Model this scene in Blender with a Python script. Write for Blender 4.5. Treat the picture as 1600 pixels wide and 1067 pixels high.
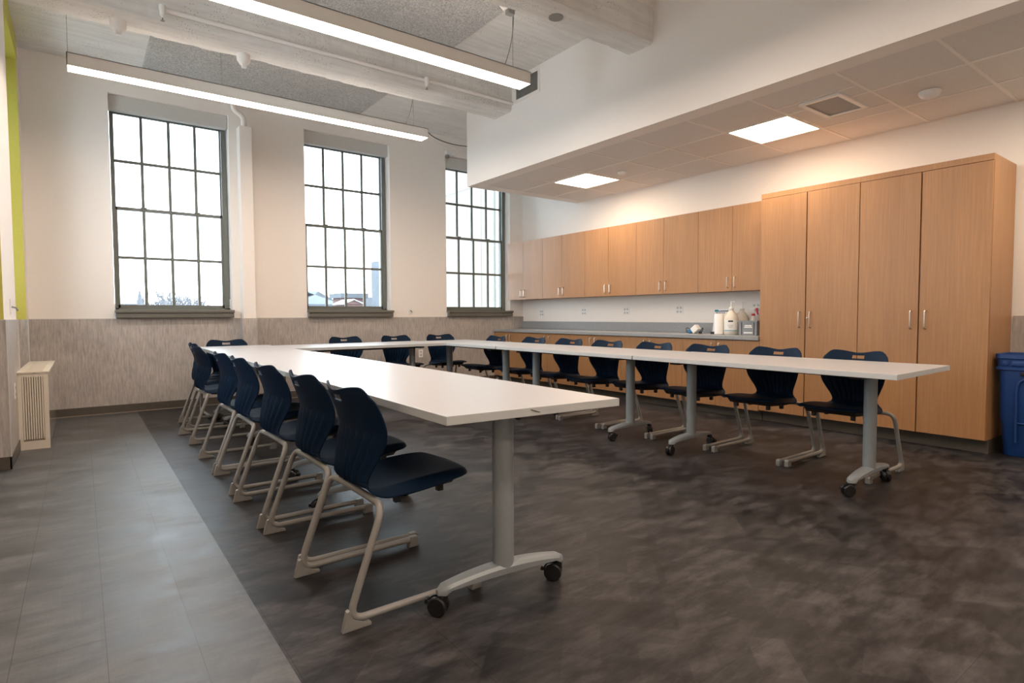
import bpy, bmesh, math, random
from mathutils import Vector, Matrix
for o in list(bpy.data.objects): bpy.data.objects.remove(o, do_unlink=True)
scene = bpy.context.scene
col = scene.collection
PI = math.pi

# ---------------------------------------------------------------- camera
cam_d = bpy.data.cameras.new('camera'); cam = bpy.data.objects.new('camera', cam_d); col.objects.link(cam)
rt = Vector((0.8020233, -0.5972782, -0.0041685)); up = Vector((0.0299973, 0.0333082, 0.9989949)); fw = Vector((0.5965390, 0.8013422, -0.0446307))
m = Matrix((( rt.x, up.x, -fw.x, 0.0), (rt.y, up.y, -fw.y, 0.0), (rt.z, up.z, -fw.z, 1.09487), (0, 0, 0, 1)))
cam.matrix_world = m
cam_d.sensor_fit = 'HORIZONTAL'; cam_d.sensor_width = 36.0; cam_d.lens = 904.68 / 1600 * 36
cam_d.clip_start = 0.05; cam_d.clip_end = 1000
scene.camera = cam

# ---------------------------------------------------------------- light levels
SKY, PENDANT, PANEL = 4.2, 13.0, 12.0
WARM = (1.0, 0.80, 0.655)
scene.view_settings.view_transform = 'Standard'
try: scene.view_settings.look = 'None'
except Exception: pass
scene.view_settings.gamma = 1.0
scene.view_settings.exposure = 1.2
scene.view_settings.use_curve_mapping = False
w = bpy.data.worlds.new('overcast_sky'); scene.world = w; w.use_nodes = True
wn = w.node_tree.nodes; wl = w.node_tree.links; wn.clear()
wo = wn.new('ShaderNodeOutputWorld'); wb = wn.new('ShaderNodeBackground')
wb.inputs['Color'].default_value = (0.80, 0.91, 1.0, 1); wb.inputs['Strength'].default_value = SKY
wl.new(wb.outputs[0], wo.inputs[0])

# ---------------------------------------------------------------- materials
def new_mat(name):
    mt = bpy.data.materials.new(name); mt.use_nodes = True
    nt = mt.node_tree; b = nt.nodes.get('Principled BSDF')
    return mt, nt, b
def coords(nt, scale=(1, 1, 1), rot=(0, 0, 0)):
    tc = nt.nodes.new('ShaderNodeTexCoord'); mp = nt.nodes.new('ShaderNodeMapping')
    mp.inputs['Scale'].default_value = scale; mp.inputs['Rotation'].default_value = rot
    nt.links.new(tc.outputs['Object'], mp.inputs['Vector']); return mp.outputs[0]
def noise(nt, vec, scale, detail=4, rough=.6):
    n = nt.nodes.new('ShaderNodeTexNoise'); n.inputs['Scale'].default_value = scale
    n.inputs['Detail'].default_value = detail; n.inputs['Roughness'].default_value = rough
    nt.links.new(vec, n.inputs['Vector']); return n.outputs['Fac']
def ramp(nt, fac, stops):
    r = nt.nodes.new('ShaderNodeValToRGB'); e = r.color_ramp.elements
    e[0].position, e[0].color = stops[0][0], (*stops[0][1], 1)
    e[1].position, e[1].color = stops[-1][0], (*stops[-1][1], 1)
    for p, c in stops[1:-1]:
        k = e.new(p); k.color = (*c, 1)
    nt.links.new(fac, r.inputs['Fac']); return r.outputs['Color']
def mixc(nt, fac, a, b, mode='MIX'):
    n = nt.nodes.new('ShaderNodeMix'); n.data_type = 'RGBA'; n.blend_type = mode
    if isinstance(fac, (int, float)): n.inputs[0].default_value = fac
    else: nt.links.new(fac, n.inputs[0])
    for s, v in ((6, a), (7, b)):
        if isinstance(v, tuple): n.inputs[s].default_value = (*v, 1)
        else: nt.links.new(v, n.inputs[s])
    return n.outputs[2]
def bump(nt, b, h, strength=.2, dist=.01):
    n = nt.nodes.new('ShaderNodeBump'); n.inputs['Strength'].default_value = strength; n.inputs['Distance'].default_value = dist
    nt.links.new(h, n.inputs['Height']); nt.links.new(n.outputs[0], b.inputs['Normal'])
def plain(name, c, rough=.5, metal=0., var=.05, scale=30, bmp=0., spec=.5, coat=0.):
    mt, nt, b = new_mat(name)
    n = noise(nt, coords(nt), scale)
    lo = tuple(max(0, v * (1 - var)) for v in c); hi = tuple(min(1, v * (1 + var)) for v in c)
    nt.links.new(ramp(nt, n, [(.3, lo), (.7, hi)]), b.inputs['Base Color'])
    b.inputs['Roughness'].default_value = rough; b.inputs['Metallic'].default_value = metal
    b.inputs['Specular IOR Level'].default_value = spec
    if coat: b.inputs['Coat Weight'].default_value = coat
    if bmp: bump(nt, b, n, bmp, .005)
    return mt
def emis(name, c, s):
    mt = bpy.data.materials.new(name); mt.use_nodes = True; nt = mt.node_tree; nt.nodes.clear()
    o = nt.nodes.new('ShaderNodeOutputMaterial'); e = nt.nodes.new('ShaderNodeEmission')
    e.inputs['Color'].default_value = (*c, 1); e.inputs['Strength'].default_value = s
    nt.links.new(e.outputs[0], o.inputs[0]); return mt
def wood(name, base=(.41, .212, .092)):
    mt, nt, b = new_mat(name)
    v = coords(nt, (70, 70, 2.6))
    n = noise(nt, v, 1.0, 6, .65)
    v2 = coords(nt, (3.2, 3.2, .5)); n2 = noise(nt, v2, 1.0, 2, .5)
    wv = nt.nodes.new('ShaderNodeTexWave'); wv.bands_direction = 'Y'; wv.inputs['Scale'].default_value = 9
    wv.inputs['Distortion'].default_value = 9; wv.inputs['Detail'].default_value = 3; wv.inputs['Detail Scale'].default_value = .6
    nt.links.new(coords(nt, (1, 1, .12)), wv.inputs['Vector'])
    d = tuple(x * .86 for x in base); l = tuple(min(1, x * 1.12) for x in base)
    c1 = ramp(nt, n, [(.3, d), (.55, base), (.75, l)])
    c2 = ramp(nt, wv.outputs['Fac'], [(.0, (.86, .84, .80)), (.5, (1, 1, 1))])
    c = mixc(nt, .22, c1, c2, 'MULTIPLY')
    c3 = ramp(nt, n2, [(.35, (.93, .92, .90)), (.65, (1.05, 1.04, 1.02))])
    nt.links.new(mixc(nt, 1., c, c3, 'MULTIPLY'), b.inputs['Base Color'])
    b.inputs['Roughness'].default_value = .42
    return mt

def floor_mat(name, base, tile, rot, seam_dark, cell, dirc, k, spec):
    """cloudy vinyl planks with overlapping rectangular patches and fine thread-like scratches"""
    mt, nt, b = new_mat(name)
    L = nt.links
    def patches(scale, rotz, seed):
        v = coords(nt, scale, (0, 0, rotz))
        a = nt.nodes.new('ShaderNodeVectorMath'); a.operation = 'ADD'; a.inputs[1].default_value = (seed, seed * .7, 0)
        L.new(v, a.inputs[0])
        br = nt.nodes.new('ShaderNodeTexBrick'); br.offset = .37; br.squash = 1; br.offset_frequency = 2
        br.inputs['Scale'].default_value = 1; br.inputs['Mortar Size'].default_value = 0
        br.inputs['Brick Width'].default_value = 1.0; br.inputs['Row Height'].default_value = .55
        br.inputs['Color1'].default_value = (0, 0, 0, 1); br.inputs['Color2'].default_value = (1, 1, 1, 1)
        L.new(a.outputs[0], br.inputs['Vector']); return br.outputs['Color']
    p1 = patches((cell, cell, 1), rot, 3.1); p2 = patches((cell * 1.5, cell * 1.5, 1), rot + PI / 2, 7.7); p3 = patches((cell * .8, cell * 1.1, 1), rot + .35, 1.3)
    s = mixc(nt, .5, p1, p2); s = mixc(nt, .33, s, p3)
    n1 = noise(nt, coords(nt, (1, 3.0, 1), (0, 0, dirc)), 4.5, 7, .68)
    n2 = noise(nt, coords(nt, (60, 4, 1), (0, 0, rot)), 3, 3, .6)
    n3 = noise(nt, coords(nt, (4, 60, 1), (0, 0, rot)), 3, 3, .6)
    cl = ramp(nt, n1, [(.38, (.45, .45, .45)), (.64, (1.7, 1.7, 1.7))])
    sr = ramp(nt, s, [(.28, (.55, .55, .57)), (.72, (1.50, 1.46, 1.42))])
    fine = mixc(nt, .5, ramp(nt, n2, [(.3, (.86, .86, .86)), (.7, (1.12, 1.12, 1.12))]), ramp(nt, n3, [(.3, (.86, .86, .86)), (.7, (1.12, 1.12, 1.12))]))
    sr = mixc(nt, min(1., k), (1., 1., 1.), sr); c = mixc(nt, min(1., k * .9), sr, cl, 'MULTIPLY'); c = mixc(nt, 1., c, fine, 'MULTIPLY')
    c = mixc(nt, 1., base, c, 'MULTIPLY')
    # tile seams
    sv = coords(nt, (1, 1, 1), (0, 0, PI / 2))
    br = nt.nodes.new('ShaderNodeTexBrick'); br.offset = .5
    br.inputs['Scale'].default_value = 1; br.inputs['Mortar Size'].default_value = .0012; br.inputs['Mortar Smooth'].default_value = .0
    br.inputs['Brick Width'].default_value = tile[1]; br.inputs['Row Height'].default_value = tile[0]
    br.inputs['Color1'].default_value = (1, 1, 1, 1); br.inputs['Color2'].default_value = (.93, .93, .93, 1); br.inputs['Mortar'].default_value = (seam_dark,) * 3 + (1,)
    ad = nt.nodes.new('ShaderNodeVectorMath'); ad.operation = 'ADD'; ad.inputs[1].default_value = tile[2]
    L.new(sv, ad.inputs[0]); L.new(ad.outputs[0], br.inputs['Vector'])
    c = mixc(nt, 1., c, br.outputs['Color'], 'MULTIPLY')
    L.new(c, b.inputs['Base Color'])
    rr = nt.nodes.new('ShaderNodeMapRange'); rr.inputs[3].default_value = .30; rr.inputs[4].default_value = .62
    L.new(mixc(nt, .5, n1, s), rr.inputs[0]); L.new(rr.outputs[0], b.inputs['Roughness'])
    b.inputs['Specular IOR Level'].default_value = spec
    bump(nt, b, n1, .06, .004)
    return mt

M = {}
M['wall'] = plain('warm_white_paint', (.86, .815, .765), .75, var=.012, scale=60, bmp=.05)
M['green'] = plain('lime_green_paint', (.55, .50, .09), .6, var=.03, scale=40)
M['gyp'] = plain('soffit_white_paint', (.86, .825, .785), .7, var=.01, scale=50)
M['base'] = plain('taupe_rubber_base', (.085, .073, .058), .4, var=.08)
M['steel'] = plain('silver_powder_coat', (.27, .30, .315), .42, metal=.2, var=.03, scale=80)
M['frame'] = plain('warm_grey_tube_paint', (.29, .285, .27), .40, metal=.15, var=.04, scale=80)
M['navy'] = plain('navy_plastic', (.0018, .0125, .034), .58, var=.1, scale=200, bmp=.05, spec=.14)
M['black'] = plain('black_plastic', (.010, .010, .011), .35, var=.1)
M['darksteel'] = plain('black_steel', (.015, .015, .016), .5, var=.1)
M['nickel'] = plain('brushed_nickel', (.62, .58, .52), .3, metal=1., var=.04, scale=200)
M['top'] = plain('white_laminate', (.455, .465, .485), .33, var=.012, scale=15)
M['edge'] = plain('pale_grey_edge_band', (.50, .52, .52), .45, var=.02, scale=90)
M['wood'] = wood('honey_maple_laminate')
M['wood2'] = wood('honey_maple_side', (.37, .19, .083))
M['dimground'] = plain('unseen_darkened_ground', (.15, .15, .15), .9)  # ground out of view, darkened to cut bounce onto the facades
M['winframe'] = plain('olive_grey_window_paint', (.15, .165, .15), .45, var=.04)
M['sill'] = plain('taupe_sill', (.14, .135, .115), .4, var=.04)
M['cream'] = plain('cream_enamel', (.72, .66, .56), .45, var=.02)
M['tan'] = plain('tan_floor_caulk', (.30, .25, .20), .6)
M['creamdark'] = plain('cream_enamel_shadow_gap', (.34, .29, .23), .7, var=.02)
M['creamgloss'] = plain('cream_gloss_enamel', (.72, .66, .56), .06, var=.0, coat=.6)
M['white'] = plain('white_plastic', (.82, .81, .78), .4, var=.02)
M['paper'] = plain('white_paper', (.80, .82, .88), .8, var=.02)
M['lbl'] = plain('label_grey_print', (.32, .32, .35), .8)
M['lblteal'] = plain('label_teal_print', (.03, .20, .26), .7)
M['lblblack'] = plain('label_black_print', (.02, .02, .03), .7)
M['lblblue'] = plain('label_light_blue_print', (.18, .42, .52), .7)
M['milky'] = plain('milky_plastic', (.74, .70, .62), .35, var=.03)
M['red'] = plain('red_plastic', (.55, .02, .03), .35)
M['greybin'] = plain('grey_plastic', (.24, .26, .28), .5)
M['bluebin'] = plain('blue_polyethylene', (.006, .045, .20), .5, var=.08, scale=120, bmp=.08)
M['bluecloth'] = plain('blue_strap', (.02, .16, .34), .6)
M['fixture'] = plain('white_aluminium', (.78, .76, .72), .5, var=.01)
M['shade'] = plain('grey_shade_valance', (.58, .57, .54), .7, var=.02)
M['cable'] = plain('galvanised_grey', (.30, .30, .29), .5, metal=.4)
M['brick'] = plain('red_brick_wall', (.30, .09, .07), .9, var=.25, scale=8)
M['lamp'] = emis('pendant_diffuser_light', WARM, PENDANT)
M['added_uplamp'] = emis('added_uplight_glow', (1.0, .86, .74), 3.0)  # upward glow added to brighten the slab and beam sides
M['panel_lamp'] = emis('panel_diffuser_light', (1.0, .79, .58), PANEL)
M['floor_light'] = floor_mat('light_grey_vinyl', (.082, .085, .088), (.2465, .915, (.545, -.0365 + .2465 * 0, 0)), 0, .35, 3.2, .15, .5, .5)
M['floor_dark'] = floor_mat('dark_slate_vinyl', (.031, .0295, .031), (.4572, .915, (.1, -.05, 0)), .78, .55, 3.0, -.3, 1.15, .22)

def concrete():
    mt, nt, b = new_mat('painted_board_formed_concrete')
    v = coords(nt, (1, 1, 1)); n = noise(nt, v, 2.2, 6, .6)
    v2 = coords(nt, (1.2, 16, 16)); n2 = noise(nt, v2, 1.2, 5, .6)
    pit = nt.nodes.new('ShaderNodeTexVoronoi'); pit.inputs['Scale'].default_value = 55; nt.links.new(coords(nt, (1, 1, 1)), pit.inputs['Vector'])
    n3 = noise(nt, v, 3.1, 3, .5)
    th = nt.nodes.new('ShaderNodeMath'); th.operation = 'LESS_THAN'; th.inputs[1].default_value = .17; nt.links.new(pit.outputs['Distance'], th.inputs[0])
    g = nt.nodes.new('ShaderNodeMath'); g.operation = 'GREATER_THAN'; g.inputs[1].default_value = .545; nt.links.new(n3, g.inputs[0])
    mk = nt.nodes.new('ShaderNodeMath'); mk.operation = 'MULTIPLY'; nt.links.new(th.outputs[0], mk.inputs[0]); nt.links.new(g.outputs[0], mk.inputs[1])
    c = ramp(nt, n, [(.3, (.74, .72, .685)), (.7, (.84, .815, .78))])
    c = mixc(nt, .5, c, ramp(nt, n2, [(.35, (.80, .80, .80)), (.6, (1.05, 1.05, 1.05))]), 'MULTIPLY')
    c = mixc(nt, mk.outputs[0], c, (.20, .17, .14))
    nt.links.new(c, b.inputs['Base Color']); b.inputs['Roughness'].default_value = .85
    bump(nt, b, n2, .35, .008); return mt
M['concrete'] = concrete()
def acoustic():
    mt, nt, b = new_mat('sprayed_acoustic_texture')
    n = noise(nt, coords(nt), 75, 3, .7)
    n2 = noise(nt, coords(nt), 2.5, 3, .5)
    c = ramp(nt, n, [(.35, (.34, .33, .315)), (.62, (.68, .665, .64))])
    c = mixc(nt, .6, c, ramp(nt, n2, [(.3, (.8, .8, .8)), (.7, (1, 1, 1))]), 'MULTIPLY')
    nt.links.new(c, b.inputs['Base Color']); b.inputs['Roughness'].default_value = .95
    bump(nt, b, n, .5, .01); return mt
M['acoustic'] = acoustic()
def laminate():
    mt, nt, b = new_mat('woven_taupe_wall_laminate')
    a = noise(nt, coords(nt, (45, 45, 5)), 1.4, 5, .7); c2 = noise(nt, coords(nt, (1.6, 1.6, 1.6)), 1.6, 5, .6)
    fz = noise(nt, coords(nt, (9, 9, 4)), 2.2, 5, .7)
    c = ramp(nt, a, [(.3, (.33, .30, .275)), (.7, (.56, .52, .485))])
    c = mixc(nt, .75, c, ramp(nt, c2, [(.3, (.80, .80, .82)), (.7, (1.12, 1.1, 1.08))]), 'MULTIPLY')
    c = mixc(nt, .5, c, ramp(nt, fz, [(.3, (.78, .78, .78)), (.7, (1.15, 1.15, 1.15))]), 'MULTIPLY')
    nt.links.new(c, b.inputs['Base Color']); b.inputs['Roughness'].default_value = .45
    return mt
M['wains'] = laminate()
def countermat():
    mt, nt, b = new_mat('grey_speckled_laminate')
    n = noise(nt, coords(nt), 160, 3, .7)
    nt.links.new(ramp(nt, n, [(.35, (.25, .26, .27)), (.65, (.38, .39, .40))]), b.inputs['Base Color'])
    b.inputs['Roughness'].default_value = .35; return mt
M['counter'] = countermat()
def tilemat():
    mt, nt, b = new_mat('mineral_fibre_tile')
    n = noise(nt, coords(nt), 140, 3, .8)
    nt.links.new(ramp(nt, n, [(.3, (.68, .66, .635)), (.6, (.78, .76, .735))]), b.inputs['Base Color'])
    b.inputs['Roughness'].default_value = .9; bump(nt, b, n, .25, .004); return mt
M['tile'] = tilemat()
def glassmat():
    mt = bpy.data.materials.new('clear_window_glass'); mt.use_nodes = True; nt = mt.node_tree; nt.nodes.clear()
    o = nt.nodes.new('ShaderNodeOutputMaterial'); t = nt.nodes.new('ShaderNodeBsdfTransparent'); g = nt.nodes.new('ShaderNodeBsdfGlossy')
    t.inputs['Color'].default_value = (.96, .98, .98, 1); g.inputs['Roughness'].default_value = .02
    mx = nt.nodes.new('ShaderNodeMixShader'); fr = nt.nodes.new('ShaderNodeFresnel'); fr.inputs['IOR'].default_value = 1.45
    nt.links.new(fr.outputs[0], mx.inputs[0]); nt.links.new(t.outputs[0], mx.inputs[1]); nt.links.new(g.outputs[0], mx.inputs[2])
    nt.links.new(mx.outputs[0], o.inputs[0]); return mt
M['glass'] = glassmat()
def panelwall():
    mt, nt, b = new_mat('cream_metal_wall_panels')
    br = nt.nodes.new('ShaderNodeTexBrick'); br.offset = .0
    br.inputs['Scale'].default_value = 1; br.inputs['Mortar Size'].default_value = .03; br.inputs['Brick Width'].default_value = 3.2; br.inputs['Row Height'].default_value = 4.6
    br.inputs['Color1'].default_value = (.190, .163, .136, 1); br.inputs['Color2'].default_value = (.180, .155, .130, 1); br.inputs['Mortar'].default_value = (.12, .103, .088, 1)
    v = coords(nt, (1, 1, 1), (PI / 2, 0, PI / 2)); 
    tc = nt.nodes.new('ShaderNodeTexCoord'); sp = nt.nodes.new('ShaderNodeSeparateXYZ'); cb = nt.nodes.new('ShaderNodeCombineXYZ')
    nt.links.new(tc.outputs['Object'], sp.inputs[0]); nt.links.new(sp.outputs['Y'], cb.inputs['X']); nt.links.new(sp.outputs['Z'], cb.inputs['Y'])
    nt.links.new(cb.outputs[0], br.inputs['Vector']); nt.links.new(br.outputs['Color'], b.inputs['Base Color'])
    b.inputs['Roughness'].default_value = .6; return mt
M['panelwall'] = panelwall()

# ---------------------------------------------------------------- mesh helpers
class MB:
    def __init__(s): s.bm = bmesh.new()
    def box(s, x0, x1, y0, y1, z0, z1, mtx=None, bev=0):
        r = bmesh.ops.create_cube(s.bm, size=1)
        vs = r['verts']
        for v in vs:
            v.co = Vector(((x0 + x1) / 2 + v.co.x * (x1 - x0), (y0 + y1) / 2 + v.co.y * (y1 - y0), (z0 + z1) / 2 + v.co.z * (z1 - z0)))
        if bev:
            es = list({e for v in vs for e in v.link_edges})
            rb = bmesh.ops.bevel(s.bm, geom=es, offset=bev, segments=2, affect='EDGES', profile=.5)
            vs = list({v for f in rb['faces'] for v in f.verts} | {v for v in vs if v.is_valid})
        if mtx is not None:
            for v in vs: v.co = mtx @ v.co
        return s
    def prism(s, pts, z0, z1, bev=0):
        """vertical extrusion of an xy polygon"""
        a = [s.bm.verts.new((x, y, z0)) for x, y in pts]; b = [s.bm.verts.new((x, y, z1)) for x, y in pts]
        n = len(pts); s.bm.faces.new(list(reversed(a))); s.bm.faces.new(b)
        for i in range(n): s.bm.faces.new((a[i], a[(i + 1) % n], b[(i + 1) % n], b[i]))
        return s
    def extr(s, pts, off):
        """extrusion of a 3D polygon by vector"""
        off = Vector(off)
        a = [s.bm.verts.new(p) for p in pts]; b = [s.bm.verts.new(Vector(p) + off) for p in pts]
        n = len(pts); s.bm.faces.new(list(reversed(a))); s.bm.faces.new(b)
        for i in range(n): s.bm.faces.new((a[i], a[(i + 1) % n], b[(i + 1) % n], b[i]))
        return s
    def lathe(s, prof, cx=0, cy=0, seg=24, sx=1, sy=1, axis='z', o=(0, 0, 0)):
        rings = []
        for r, z in prof:
            ring = []
            for i in range(seg):
                a = 2 * PI * i / seg; p = (r * sx * math.cos(a), r * sy * math.sin(a), z)
                if axis == 'x': p = (p[2], p[0], p[1])
                elif axis == 'y': p = (p[0], p[2], p[1])
                ring.append(s.bm.verts.new((p[0] + cx + o[0], p[1] + cy + o[1], p[2] + o[2])))
            rings.append(ring)
        for k in range(len(rings) - 1):
            for i in range(seg):
                j = (i + 1) % seg; s.bm.faces.new((rings[k][i], rings[k][j], rings[k + 1][j], rings[k + 1][i]))
        s.bm.faces.new(list(reversed(rings[0]))); s.bm.faces.new(rings[-1])
        return s
    def tube(s, pts, r, seg=10, fillet=0, n=6, caps=True):
        pts = [Vector(p) for p in pts]
        if fillet:
            q = [pts[0]]
            for i in range(1, len(pts) - 1):
                a = pts[i] + (pts[i - 1] - pts[i]).normalized() * min(fillet, (pts[i - 1] - pts[i]).length * .48)
                b = pts[i] + (pts[i + 1] - pts[i]).normalized() * min(fillet, (pts[i + 1] - pts[i]).length * .48)
                for k in range(n + 1):
                    t = k / n; q.append(a * (1 - t) ** 2 + pts[i] * 2 * t * (1 - t) + b * t * t)
            q.append(pts[-1]); pts = q
        rings = []; prev = None
        for i, p in enumerate(pts):
            d = (pts[min(i + 1, len(pts) - 1)] - pts[max(i - 1, 0)]).normalized()
            if prev is None:
                u = d.orthogonal().normalized()
            else:
                u = (prev - d * prev.dot(d)).normalized()
            prev = u; v = d.cross(u)
            rings.append([s.bm.verts.new(p + (u * math.cos(2 * PI * k / seg) + v * math.sin(2 * PI * k / seg)) * r) for k in range(seg)])
        for k in range(len(rings) - 1):
            for i in range(seg):
                j = (i + 1) % seg; s.bm.faces.new((rings[k][i], rings[k][j], rings[k + 1][j], rings[k + 1][i]))
        if caps: s.bm.faces.new(list(reversed(rings[0]))); s.bm.faces.new(rings[-1])
        return s
    def build(s, name, mat, parent=None, smooth=False, bevel=0, auto=None):
        if parent is not None:
            off = Vector(parent.location)
            if parent.parent is not None: off = off + Vector(parent.parent.location)
            for v in s.bm.verts: v.co -= off
        bmesh.ops.recalc_face_normals(s.bm, faces=s.bm.faces[:])
        me = bpy.data.meshes.new(name); s.bm.to_mesh(me); s.bm.free()
        mats = mat if isinstance(mat, list) else [mat]
        for q in mats: me.materials.append(M[q])
        if smooth:
            for p in me.polygons: p.use_smooth = True
            if auto is not False:
                try: me.set_sharp_from_angle(angle=math.radians(auto or 40))
                except Exception: pass
        o = bpy.data.objects.new(name, me); col.objects.link(o)
        if parent is not None: o.parent = parent
        if bevel:
            b = o.modifiers.new('bevel', 'BEVEL'); b.width = bevel; b.segments = 2; b.limit_method = 'ANGLE'; b.angle_limit = math.radians(50)
        return o
def thing(name, loc, label, cat, group=None, rz=0):
    o = bpy.data.objects.new(name, None); col.objects.link(o); o.location = loc; o.rotation_euler = (0, 0, rz)
    o.empty_display_size = .1; o['label'] = label; o['category'] = cat
    if group: o['group'] = group
    return o
def tag(o, label, cat, group=None):
    o['label'] = label; o['category'] = cat
    if group: o['group'] = group
    return o
def struct(o): o['kind'] = 'structure'; return o
def kids(o): return [c for c in bpy.data.objects if c.parent == o]
def dup(root, loc, rz, label, group=None):
    r = root.copy(); col.objects.link(r); r.location = loc; r.rotation_euler = (0, 0, rz); r['label'] = label
    if group: r['group'] = group
    for c in kids(root):
        d = c.copy(); col.objects.link(d); d.parent = r
        for g in kids(c):
            e = g.copy(); col.objects.link(e); e.parent = d
    return r

# ================================================================ ROOM
XR, YB, ZC = 6.19, 7.99, 3.90
XL, YF = -.95, -2.6
ZW, ZBB = 1.076, .094
# floor : light strip on the left, dark field to the right
a = MB().box(XL - .3, .497, YF, YB + .02, -.1, 0).build('floor', 'floor_light'); struct(a)
a = MB().box(.497, XR + .2, YF, YB + .02, -.1, 0).build('floor', 'floor_dark'); struct(a)
# ceiling slab
struct(MB().box(XL - .3, XR + .2, YF, YB + .3, ZC, ZC + .2).build('ceiling', 'concrete'))
# acoustic sprayed panels on slab
for (x0, x1, y0, y1) in ((.64, 3.17, 6.02, 7.97), (-.9, 3.19, 3.86, 5.60), (-.9, 3.19, 1.7, 3.45)):
    struct(MB().box(x0, x1, y0, y1, ZC - .028, ZC).build('ceiling_panel', 'acoustic', bevel=.006))
# beams with slightly uneven lower edges
def beam(y0, y1, zb):
    b = MB(); n = 70; rings = []; rnd = random.Random(int(y0 * 10))
    wob = [rnd.uniform(-.008, .008) for _ in range(n + 1)]; wob2 = [rnd.uniform(-.006, .006) for _ in range(n + 1)]
    for i in range(n + 1):
        x = XL + (4.21 - XL) * i / n
        a0 = y0 + wob[i] * .6; a1 = y1 + wob2[i] * 2 + .012 * math.sin(x * 3.1)
        rings.append([b.bm.verts.new(p) for p in ((x, y0 - .015, ZC), (x, a0, zb + .012), (x, a0 + .02, zb + wob2[i] * .2), (x, a1 - .03, zb + wob[i] * .3), (x, a1, zb + .02), (x, y1 + .03, ZC))])
    for i in range(n):
        for k in range(6):
            j = (k + 1) % 6; b.bm.faces.new((rings[i][k], rings[i][j], rings[i + 1][j], rings[i + 1][k]))
    b.bm.faces.new(rings[0]); b.bm.faces.new(list(reversed(rings[-1])))
    return struct(b.build('ceiling_beam', 'concrete'))
beam(5.64, 6.0, 3.53); beam(3.51, 3.81, 3.53)
beam(1.30, 1.62, 3.53)

# back wall with window openings
WIN = [(.318, 1.55), (2.478, 3.712), (4.66, 5.912)]
ZS, ZT = 1.19, 3.61
b = MB(); xs = XL - .3
for x0, x1 in WIN:
    b.box(xs, x0, YB, YB + .42, 0, ZC); xs = x1
    b.box(x0, x1, YB, YB + .42, 0, ZS - .1); b.box(x0, x1, YB, YB + .42, ZT, ZC)
b.box(xs, XR + .2, YB, YB + .42, 0, ZC)
struct(b.build('wall_back', 'wall'))
# right wall, rear wall, left wall with alcove
struct(MB().box(XR, XR + .2, YF, YB, 0, ZC).build('wall_right', 'wall'))
struct(MB().box(XL - .3, XR + .2, YF - .2, YF, 0, ZC).build('wall_rear', 'wall'))
b = MB()
b.box(XL - .2, XL, YF, 3.8, 0, ZC); b.box(XL - .2, XL, 5.0, 6.5, 0, ZC)
for y0_, y1_ in ((3.8, 5.0),): b.box(XL - .2, XL, y0_, y1_, 0, 1.1); b.box(XL - .2, XL, y0_, y1_, 3.5, ZC)
b.box(XL - .2, XL, 6.5, 6.62, 0, ZC); b.box(XL - .2, XL, 7.6, YB, 0, ZC)
b.box(XL - .2, XL, 6.62, 7.6, 0, 1.1); b.box(XL - .2, XL, 6.62, 7.6, 3.5, ZC)
b.box(XL, -.44, 5.50, 6.5, 0, ZC)                 # pilaster
b.box(XL, -.44, 7.75, YB, 0, ZC)                  # return to the corner
struct(b.build('wall_left', 'wall'))
b = MB(); b.box(XL, -.44, 5.492, 5.50, 1.0, ZC); b.box(XL, -.437, 6.5, 7.75, 3.683, ZC); b.box(XL, -.442, 7.72, 7.75, 1.0, ZC)
b.box(XL, XL + .006, 5.1, 5.49, 1.0, ZC)
struct(b.build('wall_left_accent', 'green'))
# wainscot
b = MB(); t = .008
b.box(-.44, 1.636, YB - t, YB, ZBB, ZW); b.box(1.792, XR, YB - t, YB, ZBB, ZW)
b.box(XR - t, XR, YF, 1.37, ZBB, ZW)
b.box(XL, -.44, 5.492 - t, 5.492, ZBB, ZW); b.box(-.44, -.44 + t, 5.484, 6.5, ZBB, ZW)
b.box(XL, -.44, 7.72 - t, 7.72, ZBB, ZW); b.box(-.44, -.44 + t, 7.712, YB - t, ZBB, ZW)
b.box(XL, XL + t, YF, 5.484, ZBB, ZW)
# base of pipe chase clad too
b.box(1.636, 1.792, 7.825, 7.833, ZBB, ZW); b.box(1.628, 1.636, 7.825, YB, ZBB, ZW); b.box(1.792, 1.80, 7.825, YB, ZBB, ZW)
struct(b.build('trim_1', 'wains'))
b = MB()   # thin cap strip and corner guards
for args in ((-.44, 1.628, YB - .010, YB, ZW, ZW + .005), (1.80, XR, YB - .010, YB, ZW, ZW + .005), (XL, -.43, 5.482, 5.492, ZW, ZW + .006), (-.44, -.43, 5.482, 6.5, ZW, ZW + .006)):
    b.box(*args)
struct(b.build('trim_2', 'shade'))
b = MB()
for args in ((-.432, -.427, 6.46, 6.502, 0, ZW), (-.436, -.428, 7.706, 7.735, 0, ZW), (-.432, -.428, 5.480, 5.50, 0, ZW)):
    b.box(*args)
struct(b.build('trim_3', 'shade'))
b = MB(); t = .014
b.box(-.43, 5.6, YB - t, YB, 0, ZBB); struct(b.build('baseboard_back', 'base', bevel=.003))
b = MB(); b.box(XR - t, XR, YF, 1.37, 0, ZBB); struct(b.build('baseboard_right', 'base'))
b = MB(); b.box(XL, -.426, 5.478, 5.492, 0, ZBB); b.box(-.44, -.426, 5.478, 6.5, 0, ZBB); b.box(-.44, -.426, 7.70, YB, 0, ZBB); b.box(XL, XL + t, YF, 5.48, 0, ZBB)
struct(b.build('baseboard_left', 'base', bevel=.003))
b = MB(); b.box(-.42, 5.6, YB - .021, YB - .014, 0, .008); struct(b.build('trim_4', 'tan'))
# pipe chase
struct(MB().box(1.642, 1.788, 7.833, YB, 1.0, 3.46).build('trim_5', 'wall', bevel=.004))

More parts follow.
